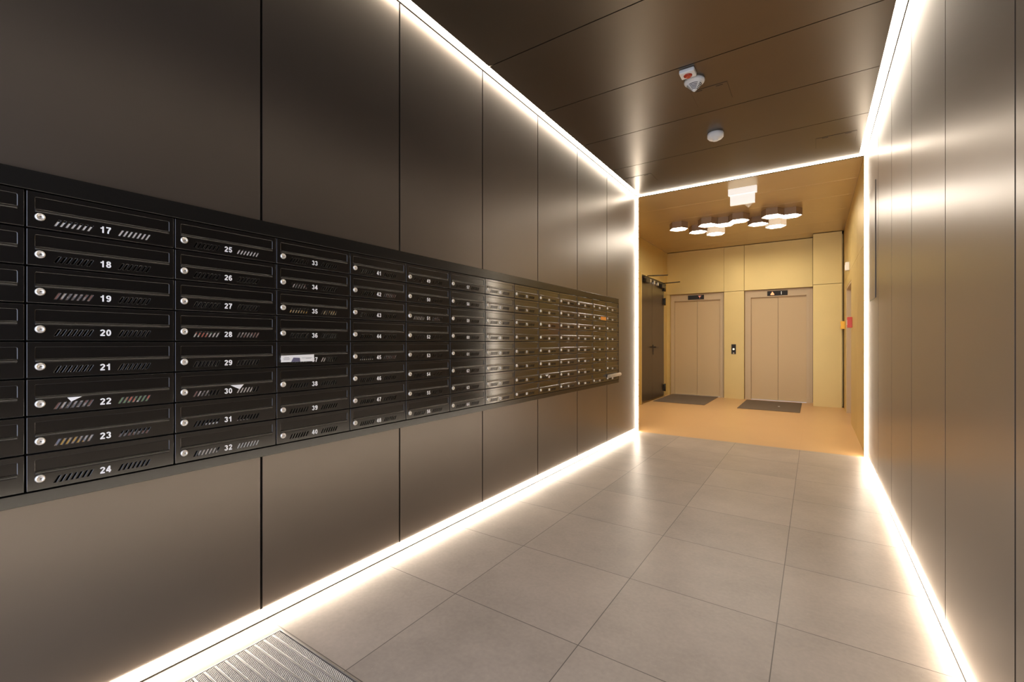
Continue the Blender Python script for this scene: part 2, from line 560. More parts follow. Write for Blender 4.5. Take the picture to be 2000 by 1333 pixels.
# back wall: upper panels, pillar between the lifts, right pillar
EL = (-2.69, -1.592)      # left lift opening
ER = (-1.194, -0.018)     # right lift opening
ZE = 2.245
mb = MB()
mb.box(XLL - 0.1, XR + 0.2, YE + 0.16, YE + 0.3, 0, ZL, M_GROOVE)
mb.box(XLL, ER[1], YLB + 0.02, YLB + 0.3, ZL - 0.009, ZL, M_GROOVE)
mb.box(ER[1], XR, YRP + 0.02, YLB + 0.3, ZL - 0.009, ZL, M_GROOVE)
mb.box(0.417, XR - 0.001, YLB - 0.1, YLB + 0.3, 0, ZL, M_GOLD)
mb.box(XLL, EL[0], YLB + 0.002, YE + 0.15, 0, ZE, M_GOLD)
mb.box(XLL, EL[1] + 0.014, YLB, YLB + 0.3, ZE + 0.004, ZL - 0.009, M_GOLD)
mb.box(EL[1] + 0.018, ER[0] - 0.003, YLB, YLB + 0.3, ZE + 0.004, ZL - 0.009, M_GOLD)
mb.box(EL[1] + 0.018, ER[0] - 0.003, YLB, YLB + 0.3, 0, ZE - 0.003, M_GOLD)
mb.box(ER[0] + 0.003, ER[1] - 0.003, YLB, YLB + 0.3, ZE + 0.004, ZL - 0.009, M_GOLD)
mb.box(ER[1] + 0.003, 0.415, YRP, YLB + 0.3, 0, ZE - 0.003, M_GOLD)
mb.box(ER[1] + 0.003, 0.415, YRP, YLB + 0.3, ZE + 0.004, ZL - 0.009, M_GOLD)
struct(mb.build('wall_lobby_back'))
# right wall of the lobby with a doorway
DY0, DY1, DZ = 8.08, 9.30, 2.09
mb = MB()
X0, X1 = XR, XR + 0.12
mb.box(X0, X1, YF + 0.04, 7.0, 0, ZE, M_GOLD); mb.box(X0, X1, 7.006, DY0, 0, ZE, M_GOLD)
mb.box(X0, X1, DY1, 10.4, 0, ZE, M_GOLD)
mb.box(X0, X1, DY0, DY1, DZ, ZE, M_GOLD)
mb.box(X0, X1, YF + 0.04, 7.0, ZE + 0.004, ZL, M_GOLD); mb.box(X0, X1, 7.006, 8.2, ZE + 0.004, ZL, M_GOLD)
mb.box(X0, X1, 8.206, 10.4, ZE + 0.004, ZL, M_GOLD)
mb.box(X1, X1 + 0.2, YF, 10.4, DZ + 0.02, ZL, M_GROOVE)
mb.box(X1, X1 + 0.2, YF, DY0 - 0.02, 0, DZ + 0.02, M_GROOVE)
mb.box(X1, X1 + 0.2, DY1 + 0.02, 10.4, 0, DZ + 0.02, M_GROOVE)
struct(mb.build('wall_lobby_right'))
dr = struct(thing('door_2', (XR, (DY0 + DY1) / 2, 0), None, None))
mb = MB()
mb.box(XR + 0.004, XR + 0.28, DY1 - 0.03, DY1 - 0.001, 0, DZ - 0.03, M_BEIGE_D)
mb.box(XR + 0.004, XR + 0.28, DY0 + 0.001, DY0 + 0.03, 0, DZ - 0.03, M_BEIGE_D)
mb.box(XR + 0.004, XR + 0.28, DY0 + 0.001, DY1 - 0.001, DZ - 0.03, DZ - 0.001, M_BEIGE_D)
part(mb, 'door_frame', dr)
part(MB().box(XR + 0.24, XR + 0.28, DY0 + 0.03, DY1 - 0.03, 0.005, DZ - 0.03, M_BEIGE_D), 'door_leaf', dr)
# gold ceiling, cross panels with thin bright joints
mb = MB()
mb.box(XLL - 0.2, XR + 0.3, YF, 10.7, ZL + 0.021, ZL + 0.12, M_GROOVE)
cs = [YF + 0.04, 6.84, 7.55, 8.30, 9.05, 9.80, 10.7]
for a, b in zip(cs[:-1], cs[1:]):
    mb.box(XLL, XR, a + 0.0015, b - 0.0015, ZL, ZL + 0.02, M_GOLD_C, bev=0.004)
struct(mb.build('ceiling_lobby'))

# ============================================================ THINGS: mailbox bank
K = 0.975
PY = (5.259 - 0.291) / 13 * K
Y0 = 0.291 * K
ZB0 = 1.19 + (0.728 - 1.19) * K
ZB1 = 1.19 + (1.656 - 1.19) * K
PZ = (ZB1 - ZB0) / 8
DW, DH = PY - 0.0048, PZ - 0.0046
XF = XL + 0.012                    # front plane of the doors
mb = MB()
mb.box(XL + 0.0003, XF + 0.002, BY0, BY1, ZB1 + 0.001, BZ1, M_BANK, bev=0.0012)
mb.box(XL + 0.0003, XF + 0.002, BY0, BY1, BZ0, ZB0 - 0.001, M_BANK, bev=0.0012)
mb.box(XL + 0.0003, XF + 0.002, BY1 - 0.008, BY1, ZB0 - 0.001, ZB1 + 0.001, M_BANK)
mb.box(XL + 0.0003, XF + 0.002, BY0, BY0 + 0.012, ZB0 - 0.001, ZB1 + 0.001, M_BANK)
tag(mb.build('mailbox_surround', origin=(XL, (BY0 + BY1) / 2, BZ0)),
    'long black steel frame around the whole bank of mailboxes on the left wall', 'frame')

def spline(cu, pts):
    sp = cu.splines.new('POLY')
    sp.points.add(len(pts) - 1)
    for p, q in zip(sp.points, pts): p.co = (q[0], q[1], 0, 1)
    sp.use_cyclic_u = True
def rrect(x0, x1, y0, y1, r, n=4):
    out = []
    for cx, cy, a in ((x1 - r, y1 - r, 0), (x0 + r, y1 - r, 90), (x0 + r, y0 + r, 180), (x1 - r, y0 + r, 270)):
        for i in range(n + 1):
            t = math.radians(a + 90 * i / n)
            out.append((cx + r * math.cos(t), cy + r * math.sin(t)))
    return out
# door measured from its lower left corner: u along the wall, v up
FU0, FU1 = 0.017 * K, DW - 0.0135 * K
FV0, FV1 = DH - 0.064 * K, DH - 0.0155 * K
cu = bpy.data.curves.new('door', 'CURVE')
cu.dimensions = '2D'; cu.fill_mode = 'BOTH'; cu.extrude = 0.0001; cu.bevel_depth = 0.0014; cu.bevel_resolution = 2
spline(cu, rrect(0.0013, DW - 0.0013, 0.0013, DH - 0.0013, 0.001, 2))
spline(cu, rrect(FU0, FU1, FV0, FV1, 0.0045)[::-1])
SV0, SV1, SL = 0.0125, 0.0345, 0.0105
SLOTS = [0.060 + 0.0126 * i for i in range(7)] + [0.213 + 0.0122 * i for i in range(7)]
for u in SLOTS:
    hw = 0.0040
    pts = [(u - hw, SV0), (u + hw - 0.001, SV0), (u + hw, SV0 + 0.001), (u + hw + SL, SV1 - 0.001),
           (u + hw + SL - 0.0006, SV1), (u - hw + SL + 0.001, SV1), (u - hw + SL, SV1 - 0.001), (u - hw, SV0 + 0.001)]
    spline(cu, pts[::-1])
me_door = curve_mesh(cu)
# local axes of a mailbox: x out of the wall, y along the wall, z up; origin bottom centre of the front
TOP = Matrix(((0, 0, 1, 0), (1, 0, 0, -DW / 2), (0, 1, 0, 0), (0, 0, 0, 1)))
me_door.transform(TOP)
me_door.transform(Matrix.Translation((-0.0015, 0, 0)))
me_door.materials.clear(); me_door.materials.append(M_BLACK)
me_door.name = 'door'
for p in me_door.polygons: p.use_smooth = abs(p.normal.x) < 0.999
# housing: open tray behind the door
mb = MB()
t_, d_ = 0.0012, 0.055
mb.box(-d_, -d_ + t_, -DW / 2, DW / 2, 0, DH, M_INSIDE)
mb.box(-d_, -0.004, -DW / 2, DW / 2, 0, t_, M_INSIDE)
mb.box(-d_, -0.004, -DW / 2, DW / 2, DH - t_, DH, M_INSIDE)
mb.box(-d_, -0.004, -DW / 2, -DW / 2 + t_, t_, DH - t_, M_INSIDE)
mb.box(-d_, -0.004, DW / 2 - t_, DW / 2, t_, DH - t_, M_INSIDE)
me_house = mb.mesh('housing')
# flap: plate set back in the opening, lower edge rolled forward
mb = MB()
y0_, y1_ = FU0 - DW / 2 + 0.001, FU1 - DW / 2 - 0.001
lip_c, lip_h = FV0 + 0.0068, 0.0056
prof = [(-0.0046, FV1 - 0.0012), (-0.0026, FV1 - 0.0012), (-0.0020, lip_c + lip_h)]
prof += [(-0.0020 + 0.0046 * math.cos(math.radians(t)), lip_c + lip_h * math.sin(math.radians(t))) for t in range(80, -81, -10)]
prof += [(-0.0020, lip_c - lip_h), (-0.0046, lip_c - lip_h)]
mb.prism(prof, 'y', y0_, y1_, M_BLACK)
bmesh.ops.split_edges(mb.bm, edges=[e for f in mb.bm.faces if len(f.verts) > 4 for e in f.edges])
me_flap = mb.mesh('flap')
for p in me_flap.polygons:
    c_ = p.center
    p.use_smooth = lip_c - lip_h < c_.z < lip_c + lip_h and c_.x > -0.0021 and len(p.vertices) == 4
# lock
LY, LZ = 0.0285 * K - DW / 2 , DH - 0.0765 * K
mb = MB()
mb.lathe([(0, -0.001), (0.0114, -0.001), (0.0119, 0.0012), (0.0113, 0.0040), (0.0090, 0.0062), (0.0074, 0.0064), (0.0070, 0.0056), (0, 0.0056)], (0, LY, LZ), 'x', M_CHROME, 24)
me_lock = mb.mesh('lock')
mb = MB()
mb.box(0.0054, 0.0062, LY - 0.0010, LY + 0.0034, LZ - 0.0009, LZ + 0.0009, M_SLOT)
mb.box(0.0054, 0.0060, LY - 0.0012, LY + 0.0002, LZ - 0.0020, LZ + 0.0020, M_SLOT)
me_key = mb.mesh('keyhole')
NUM_U, NUM_V = 0.183 * K, 0.0255
ORD = ['topmost', 'second from the top', 'third from the top', 'fourth from the top', 'fourth from the bottom',
       'third from the bottom', 'second from the bottom', 'bottommost']
EXTRA = {17: 'pale mail showing in both vents', 22: 'white corner of paper below its flap', 25: 'white mail showing in its right vent',
         28: 'pale mail showing in both vents', 30: 'white paper corner beside its number', 32: 'white mail showing in its right vent',
         35: 'orange mail showing in both vents', 37: 'a white leaflet hanging out', 106: 'an orange leaflet hanging out',
         120: 'a rolled paper stuck in its flap', 19: 'dull magazine behind its left vent', 23: 'coloured magazine behind its left vent',
         45: 'bits of mail in both vents', 51: 'bits of mail in both vents', 42: 'white mail in its right vent'}
CORD = ['', 'first', 'second', 'third', 'fourth', 'fifth', 'sixth', 'seventh', 'eighth', 'ninth', 'tenth', 'eleventh', 'twelfth', 'thirteenth']
TR_NUM = Matrix(((0, 0, 1, 0), (1, 0, 0, 0), (0, 1, 0, 0), (0, 0, 0, 1)))
def box_origin(n):
    c = (n - 17) // 8            # column, -1 is the one cut by the frame
    r = (n - 17) % 8
    return Vector((XF, Y0 + PY * c + 0.0024 + DW / 2, ZB1 - PZ * (r + 1) + 0.0023)), c, r
for n in range(9, 121):
    o, c, r = box_origin(n)
    if c < 0:
        lab = 'black mailbox cut by the left edge of the photo, %s' % ORD[r]
    elif n in EXTRA:
        lab = 'black steel mailbox numbered %d, %s' % (n, EXTRA[n])
    else:
        lab = 'black steel mailbox numbered %d, %s in its column' % (n, ORD[r])
    t = thing('mailbox', o, lab, 'mailbox', 'mailboxes in the wall bank')
    link('housing', me_house, t)
    link('door', me_door, t)
    link('flap', me_flap, t)
    lk = link('lock', me_lock, t)
    lk['label'] = 'round chrome lock'
    link('keyhole', me_key, lk)
    me = number_mesh(str(n), 0.0212, 0.0004, M_WHITEPAINT)
    me.transform(TR_NUM)
    q = link('number', me, t, (0.0003, NUM_U - DW / 2, NUM_V))
    q['label'] = 'white printed number'

# ------------------------------------------------------------ mail
def mail(n, u0, u1, v0, v1, m, label, name='letter', tilt=0.0, x=-0.0040, group=None):
    """a sheet standing just behind the door of box n; u, v from the door's lower left corner"""
    o, c, r = box_origin(n)
    mb = MB()
    y0, y1 = u0 - DW / 2, u1 - DW / 2
    hx = 0.0008
    vs = [(y0, v0), (y1, v0 + tilt), (y1, v1 + tilt), (y0, v1)]
    mb.prism(vs, 'x', x - hx, x + hx, m)
    ob = mb.build(name)
    ob.location = o
    tag(ob, label + ', %s' % ORD[r], 'mail', group)
    return ob
LV, RV = (0.048, 0.152), (0.204, 0.303)      # left and right vent spans
mail(17, *LV, 0.004, 0.029, M_PAPER, 'pale letter behind the left vent of mailbox 17')
mail(17, *RV, 0.004, 0.036, M_PAPER, 'pale letter behind the right vent of mailbox 17')
mail(19, *LV, 0.004, 0.035, M_MAG_GREY, 'dull patterned magazine behind the left vent of mailbox 19', 'magazine')
mail(22, *LV, 0.004, 0.034, M_MAG_GREY, 'greyish magazine behind the left vent of mailbox 22', 'magazine')
mail(22, *RV, 0.004, 0.038, M_MAG_RED, 'red and green magazine behind the right vent of mailbox 22', 'magazine')
mail(23, *LV, 0.004, 0.034, M_MAG_BROWN, 'brown and orange magazine behind the left vent of mailbox 23', 'magazine')
mail(23, 0.21, 0.30, 0.004, 0.024, M_MAG_GREY, 'grey magazine behind the right vent of mailbox 23', 'magazine')
mail(25, *RV, 0.004, 0.030, M_PAPER, 'white letter behind the right vent of mailbox 25')
mail(28, *LV, 0.004, 0.030, M_MAG_RED, 'reddish white leaflet behind the left vent of mailbox 28', 'leaflet')
mail(28, *RV, 0.004, 0.034, M_MAG_GREY, 'pale grey leaflet behind the right vent of mailbox 28', 'leaflet')
mail(30, 0.048, 0.112, 0.004, 0.034, M_MAG_GREY, 'grey leaflet behind the left vent of mailbox 30', 'leaflet')
mail(30, 0.204, 0.272, 0.004, 0.036, M_PAPER_W, 'white letter behind the right vent of mailbox 30')
mail(31, 0.100, 0.152, 0.004, 0.020, M_PAPER, 'low white letter behind the left vent of mailbox 31')
mail(31, 0.212, 0.262, 0.004, 0.016, M_PAPER_W, 'low pale letter behind the right vent of mailbox 31')
mail(32, 0.076, 0.140, 0.004, 0.032, M_PAPER_W, 'tilted pale letter behind the left vent of mailbox 32')
mail(32, *RV, 0.004, 0.034, M_PAPER, 'white letter behind the right vent of mailbox 32')
mail(34, 0.07, 0.14, 0.010, 0.030, M_MAG_GREY, 'dim grey leaflet behind the left vent of mailbox 34', 'leaflet')
mail(35, *LV, 0.004, 0.026, M_MAG_GOLD, 'orange leaflet behind the left vent of mailbox 35', 'leaflet')
mail(35, *RV, 0.004, 0.030, M_MAG_GOLD, 'orange leaflet behind the right vent of mailbox 35', 'leaflet')
mail(37, 0.204, 0.235, 0.004, 0.034, M_PAPER_W, 'pale letter behind the right vent of mailbox 37')
mail(42, *RV, 0.004, 0.036, M_MAG_GREY, 'pale leaflet behind the right vent of mailbox 42', 'leaflet')
mail(45, 0.048, 0.145, 0.004, 0.019, M_PAPER_W, 'low pale letter behind the left vent of mailbox 45')
mail(45, *RV, 0.004, 0.032, M_MAG_GREY, 'speckled leaflet behind the right vent of mailbox 45', 'leaflet')
mail(51, 0.048, 0.145, 0.012, 0.032, M_PAPER_W, 'pale letter behind the left vent of mailbox 51')
mail(51, 0.215, 0.28, 0.004, 0.030, M_MAG_GREY, 'speckled leaflet behind the right vent of mailbox 51', 'leaflet')
mail(96, 0.095, 0.15, 0.004, 0.03, M_PAPER_W, 'pale letter behind the left vent of mailbox 96')
# paper that sticks out
def corner(n, pts, label):
    o, c, r = box_origin(n)
    mb = MB()
    mb.prism([(u - DW / 2, v) for u, v in pts], 'x', 0.0006, 0.0014, M_PAPER)
    ob = mb.build('leaflet'); ob.location = o
    tag(ob, label, 'mail')
corner(22, [(0.087, FV0 + 0.001), (0.121, FV0 + 0.001), (0.096, FV0 - 0.0125)], 'white paper corner poking from the flap of mailbox 22')
corner(30, [(0.186, FV0 + 0.001), (0.236, FV0 + 0.001), (0.221, FV0 - 0.0175)], 'white paper corner poking out right of the number 30')
corner(87, [(0.105, FV0 + 0.001), (0.165, FV0 + 0.001), (0.135, FV0 - 0.016)], 'white paper scrap below the flap of mailbox 87')
o, c, r = box_origin(37)
t = thing('leaflet', o, 'white printed leaflet hanging out over the number of mailbox 37', 'mail')
mb = MB()
uu0, uu1 = 0.015 - DW / 2, 0.171 - DW / 2
mb.prism([(uu0, FV0 - 0.0275), (uu1, FV0 - 0.0275), (uu1 - 0.001, FV0 + 0.0045), (uu0, FV0 + 0.0015)], 'x', 0.0066, 0.0074, M_PAPER)
link('sheet', mb.mesh('sheet'), t)
mb = MB()
mb.prism([(uu0 + 0.045, FV0 - 0.0272), (uu0 + 0.088, FV0 - 0.0272), (uu0 + 0.086, FV0 - 0.010), (uu0 + 0.056, FV0 - 0.008), (uu0 + 0.050, FV0 - 0.018)], 'x', 0.0075, 0.0077, M_INK)
link('printed_picture', mb.mesh('printed_picture'), t)
mb = MB()
for a, b, v in ((0.095, 0.146, -0.0115), (0.115, 0.140, -0.0145), (0.014, 0.036, -0.008), (0.010, 0.040, -0.0125), (0.012, 0.038, -0.017)):
    mb.prism([(uu0 + a, FV0 + v), (uu0 + b, FV0 + v), (uu0 + b, FV0 + v + 0.0016), (uu0 + a, FV0 + v + 0.0016)], 'x', 0.0075, 0.0077, M_INKG)
link('printed_lines', mb.mesh('printed_lines'), t)
o, c, r = box_origin(106)
mb = MB()
mb.prism([(0.20 - DW / 2, FV0 - 0.036), (0.35 - DW / 2, FV0 - 0.036), (0.35 - DW / 2, FV0 + 0.0005), (0.20 - DW / 2, FV0 + 0.0005)], 'x', 0.0034, 0.0044, M_ORANGE)
ob = mb.build('leaflet'); ob.location = o
tag(ob, 'bright orange leaflet hanging out right of a far mailbox number', 'mail')
o, c, r = box_origin(120)
mb = MB()
mb.rod((0.024, 0.012 - DW / 2, FV0 + 0.012), (0.024, DW / 2 - 0.008, FV0 + 0.018), 0.019, M_KRAFT, 20)
ob = mb.build('rolled_paper'); ob.location = o
tag(ob, 'rolled brownish paper stuck in the last mailbox of the bottom row', 'mail')

# ============================================================ THINGS: entrance mat
MX0, MX1, MY0, MY1 = -1.82, 0.26, -0.20, 0.985
t = thing('entrance_mat', ((MX0 + MX1) / 2, (MY0 + MY1) / 2, 0), 'ribbed metal entrance mat with grey carpet strips at the photo bottom', 'mat')
mb = MB()
for b in ((MX0, MX1, MY1 - 0.006, MY1), (MX0, MX1, MY0, MY0 + 0.006), (MX0, MX0 + 0.006, MY0 + 0.006, MY1 - 0.006), (MX1 - 0.006, MX1, MY0 + 0.006, MY1 - 0.006)):
    mb.box(*b, 0.0, 0.005, M_ALU)
part(mb, 'mat_frame', t)
part(MB().box(MX0 + 0.006, MX1 - 0.006, MY0 + 0.006, MY1 - 0.006, 0.0, 0.001, M_SLOT), 'mat_base', t)
pit = 0.0348
me_bar = me_ins = None
for i in range(33):
    yb = MY1 - 0.008 - pit * (i + 1)
    if me_bar is None:
        a = MB(); a.box(MX0 + 0.010, MX1 - 0.010, 0, 0.0070, 0.001, 0.0055, M_ALU, bev=0.001)
        me_bar = a.mesh('bar'); me_bar.transform(Matrix.Translation(-Vector((t.location.x, 0, 0))))
        a = MB(); a.box(MX0 + 0.010, MX1 - 0.010, 0.0088, 0.0325, 0.001, 0.0050, M_RIB)
        me_ins = a.mesh('carpet_strip'); me_ins.transform(Matrix.Translation(-Vector((t.location.x, 0, 0))))
    link('bar', me_bar, t, (0, yb - t.location.y, 0))
    link('carpet_strip', me_ins, t, (0, yb - t.location.y, 0))

# ============================================================ THINGS: corridor ceiling
C_ = 0.9675
def at_c(x, y): return (x * C_, y * C_, ZC)
# square fire alarm beacon with red lens
x, y, z = at_c(-0.772, 3.452)
t = thing('alarm_beacon', (x, y, z), 'small white square beacon with red lens on the dark ceiling', 'alarm')
mb = MB(); mb.box(x - 0.052, x + 0.052, y - 0.045, y + 0.045, z - 0.030, z, M_PLASTIC, bev=0.008); part(mb, 'base', t)
mb = MB(); mb.lathe([(0, -0.046), (0.018, -0.043), (0.027, -0.036), (0.030, -0.029), (0, -0.029)], (x, y + 0.004, z), 'z', M_RED, 24); part(mb, 'lens', t)
# cone detector with slots
x, y, z = at_c(-0.757, 3.60)
t = thing('smoke_detector', (x, y, z), 'white cone-shaped detector with slotted tip next to the red beacon', 'detector')
mb = MB()
mb.lathe([(0, 0), (0.070, 0), (0.072, -0.012), (0.069, -0.020), (0.060, -0.028), (0.0, -0.028)], (x, y, z), 'z', M_PLASTIC, 40); part(mb, 'base', t)
mb = MB()
mb.lathe([(0.060, -0.027), (0.052, -0.036), (0.034, -0.056), (0.012, -0.078), (0.004, -0.084), (0, -0.085)], (x, y, z), 'z', M_PLASTIC, 40); part(mb, 'cone', t)
mb = MB()
for k in range(5):
    f0 = k / 5
    r_ = 0.050 - 0.034 * f0; h_ = -0.0395 - 0.036 * f0
    for sec in range(4):
        n_ = 8
        vs = []
        for ring, (rr, hh) in enumerate(((r_ + 0.0012, h_), (r_ - 0.0018, h_ - 0.0032))):
            for i in range(n_ + 1):
                tt = math.radians(-88 + sec * 90 + 8 + 74 * i / n_ - 45)
                vs.append(mb.bm.verts.new((x + rr * math.cos(tt), y + rr * math.sin(tt), z + hh)))
        mi = mb._mi(M_SLOT)
        for i in range(n_):
            f = mb.bm.faces.new((vs[i], vs[i + 1], vs[n_ + 2 + i], vs[n_ + 1 + i])); f.material_index = mi
part(mb, 'slots', t)
# round detector further on
x, y, z = at_c(-0.782, 4.625)
t = thing('smoke_detector', (x, y, z), 'plain round white detector further along the dark ceiling', 'detector')
mb = MB(); mb.lathe([(0, 0), (0.066, 0), (0.070, -0.008), (0.069, -0.040), (0.0, -0.040)], (x, y, z), 'z', M_PLASTIC, 40); part(mb, 'base', t)
mb = MB(); mb.lathe([(0.064, -0.040), (0.058, -0.052), (0.030, -0.056), (0.025, -0.070), (0.010, -0.074), (0, -0.074)], (x, y, z), 'z', M_PLASTIC, 40); part(mb, 'cap', t)
# access hatches: thin plates with two latch slots
def hatch(x0, x1, y0, y1, sl, label):
    t = thing('ceiling_hatch', ((x0 + x1) / 2, (y0 + y1) / 2, ZC), label, 'hatch')
    mb = MB()
    mb.box(x0, x1, y0, y1, ZC - 0.0025, ZC, M_HATCH)
    part(mb, 'panel', t)
    mb = MB()
    g = 0.0016
    for b in ((x0 - g, x0, y0 - g, y1 + g), (x1, x1 + g, y0 - g, y1 + g), (x0, x1, y0 - g, y0), (x0, x1, y1, y1 + g)):
        mb.box(*b, ZC - 0.0012, ZC, M_SLOT)
    part(mb, 'seam', t)
    for sx in sl:
        part(MB().box(sx - 0.024, sx + 0.024, y0 + 0.014, y0 + 0.024, ZC - 0.0032, ZC - 0.0025, M_SLOT), 'latch', t)
hatch(-0.79, -0.535, 3.63, 3.89, (-0.735, -0.59), 'square access hatch in the dark ceiling beside the slotted detector')
hatch(0.015, 0.325, 5.135, 5.40, (0.085, 0.262), 'square access hatch in the dark ceiling corner near the right wall')
hatch(-1.86, -1.55, 5.12, 5.40, (-1.77, -1.61), 'access hatch in the dark ceiling corner above the far mailboxes')
# flat board on the right wall
by0, by1, bz0, bz1 = 4.965, 5.43, 1.575, 2.60
t = thing('wall_board', (XR, (by0 + by1) / 2, bz0), 'tall bronze board on the right wall next to the lobby opening', 'board')
part(MB().box(XR - 0.005, XR, by0, by1, bz0, bz1, M_DARK), 'backing', t)
part(MB().box(XR - 0.0065, XR - 0.0052, by0 + 0.002, by1 - 0.002, bz0 + 0.002, bz1 - 0.002, M_BRONZE), 'face', t)

# ============================================================ THINGS: lobby
# fire door on the left wall
fd = struct(thing('door_1', (XLL, 9.2, 0), None, None))
fx = XLL + 0.001
FY0, FYM, FY1, FZ = 8.36, 9.02, 9.87, 2.47
mb = MB()
mb.box(fx, fx + 0.05, FY0 - 0.05, FY0, 0, FZ + 0.04, M_GOLD)
mb.box(fx, fx + 0.05, FY1, FY1 + 0.06, 0, FZ + 0.04, M_GOLD)
mb.box(fx, fx + 0.05, FY0, FY1, FZ, FZ + 0.04, M_GOLD)
part(mb, 'door_frame', fd)
part(MB().box(fx, fx + 0.045, FY0 + 0.004, FYM - 0.002, 0.03, FZ - 0.004, M_FIREDOOR, bev=0.003), 'door_leaf', fd)
dl = part(MB().box(fx, fx + 0.045, FYM + 0.002, FY1 - 0.004, 0.03, FZ - 0.004, M_FIREDOOR, bev=0.003), 'door_leaf', fd)
for z in (2.36, 2.06, 0.20):
    mb = MB(); mb.box(fx + 0.03, fx + 0.075, FY1 - 0.07, FY1 + 0.03, z - 0.07, z + 0.07, M_DARK, bev=0.004)
    mb.rod((fx + 0.075, FY1 - 0.01, z - 0.08), (fx + 0.075, FY1 - 0.01, z + 0.08), 0.014, M_DARK)
    part(mb, 'hinge', fd)
mb = MB()
mb.box(fx + 0.045, fx + 0.052, FYM + 0.05, FYM + 0.09, 0.93, 1.13, M_DARK)
mb.rod((fx + 0.05, FYM + 0.07, 1.08), (fx + 0.10, FYM + 0.07, 1.08), 0.011, M_DARK)
mb.rod((fx + 0.10, FYM - 0.06, 1.085), (fx + 0.10, FYM + 0.22, 1.085), 0.011, M_DARK)
part(mb, 'handle', fd)
mb = MB()
mb.box(fx + 0.045, fx + 0.085, FY0 + 0.05, FY1 - 0.05, 2.40, 2.445, M_DARK, bev=0.003)
mb.box(fx + 0.045, fx + 0.11, FY0 + 0.08, FY0 + 0.34, 2.33, 2.40, M_DARK, bev=0.005)
mb.box(fx + 0.045, fx + 0.11, FY1 - 0.36, FY1 - 0.10, 2.33, 2.40, M_DARK, bev=0.005)
mb.box(fx + 0.050, fx + 0.095, 8.74, 8.82, 2.36, 2.42, M_CHROME, bev=0.004)
mb.box(fx + 0.050, fx + 0.095, 9.00, 9.07, 2.35, 2.42, M_CHROME, bev=0.004)
mb.box(fx + 0.050, fx + 0.095, 9.25, 9.32, 2.35, 2.41, M_CHROME, bev=0.004)
part(mb, 'door_closer', fd)
mb = MB()
mb.rod((fx + 0.08, 8.60, 2.465), (fx + 0.42, 8.78, 2.475), 0.010, M_DARK)
mb.rod((fx + 0.08, 9.72, 2.44), (fx + 0.42, 9.72, 2.45), 0.010, M_DARK)
part(mb, 'closer_arm', fd)

# lifts
def lift(x0, x1, dx0, dx1, ix0, ix1, kind, label):
    xc = (x0 + x1) / 2
    t = thing('elevator', (xc, YE, 0), label, 'elevator', 'elevator doors in the gold wall')
    Yf = YE - 0.03
    mb = MB()
    mb.box(x0 + 0.002, dx0, Yf, YE + 0.15, 0, ZE - 0.002, M_BEIGE_D)
    mb.box(dx1, x1 - 0.002, Yf, YE + 0.15, 0, ZE - 0.002, M_BEIGE_D)
    mb.box(dx0, dx1, Yf, YE + 0.15, 2.10, ZE - 0.002, M_BEIGE_D)
    part(mb, 'door_frame', t)
    mb = MB()
    mb.box(dx0 - 0.045, dx0, Yf - 0.012, Yf, 0, 2.145, M_BEIGE_D)
    mb.box(dx1, dx1 + 0.045, Yf - 0.012, Yf, 0, 2.145, M_BEIGE_D)
    mb.box(dx0, dx1, Yf - 0.012, Yf, 2.10, 2.145, M_BEIGE_D)
    part(mb, 'frame_moulding', t)
    xm = (dx0 + dx1) / 2
    part(MB().box(dx0 + 0.001, xm - 0.0025, YE + 0.02, YE + 0.05, 0.012, 2.10, M_BEIGE), 'door_leaf', t)
    part(MB().box(xm + 0.0025, dx1 - 0.001, YE + 0.02, YE + 0.05, 0.012, 2.10, M_BEIGE), 'door_leaf', t)
    part(MB().box(dx0, dx1, Yf, YE + 0.06, 0.0, 0.010, M_ALU), 'sill', t)
    d = MB(); d.box(ix0, ix1, Yf - 0.026, Yf - 0.0, 2.118, 2.212, M_SLOT, bev=0.003)
    d.box(ix0 + 0.008, ix1 - 0.008, Yf - 0.030, Yf - 0.025, 2.123, 2.207, M_SLOT)
    dd = part(d, 'indicator', t)
    iw = ix1 - ix0
    yy = (Yf - 0.033, Yf - 0.030)
    if kind == 'down':
        cx = ix0 + iw * 0.745
        part(MB().prism([(cx - 0.036, 2.196), (cx + 0.036, 2.196), (cx + 0.006, 2.168), (cx, 2.132), (cx - 0.006, 2.168)], 'y', *yy, M_LITRED), 'arrow', dd)
    else:
        cx = ix0 + iw * 0.26
        part(MB().prism([(cx - 0.030, 2.132), (cx + 0.030, 2.132), (cx + 0.034, 2.145), (cx, 2.200), (cx - 0.034, 2.145)], 'y', *yy, M_LITORANGE), 'arrow', dd)
        cx = ix0 + iw * 0.70
        part(MB().box(cx - 0.004, cx + 0.004, *yy, 2.135, 2.195, M_LITWHITE), 'digit', dd)
lift(EL[0], EL[1], -2.611, -1.660, -2.315, -1.985, 'down', 'left elevator, beige double door beside the dark fire door')
lift(ER[0], ER[1], -1.080, -0.122, -0.785, -0.435, 'up', 'right elevator, beige double door under the lit up arrow')
# call panel
cx = -1.39
t = thing('call_panel', (cx, YLB, 0.93), 'black elevator call panel with white button on the gold pillar', 'call panel')
part(MB().box(cx - 0.043, cx + 0.043, YLB - 0.012, YLB, 0.932, 1.137, M_SLOT, bev=0.003), 'plate', t)
mb = MB(); mb.lathe([(0, -0.020), (0.018, -0.019), (0.020, -0.012), (0, -0.012)], (cx, YLB, 1.035), 'y', M_LITWHITE, 20); part(mb, 'button', t)
part(MB().box(cx - 0.014, cx + 0.014, YLB - 0.014, YLB - 0.012, 0.94, 0.968, M_GREYBTN), 'key_switch', t)
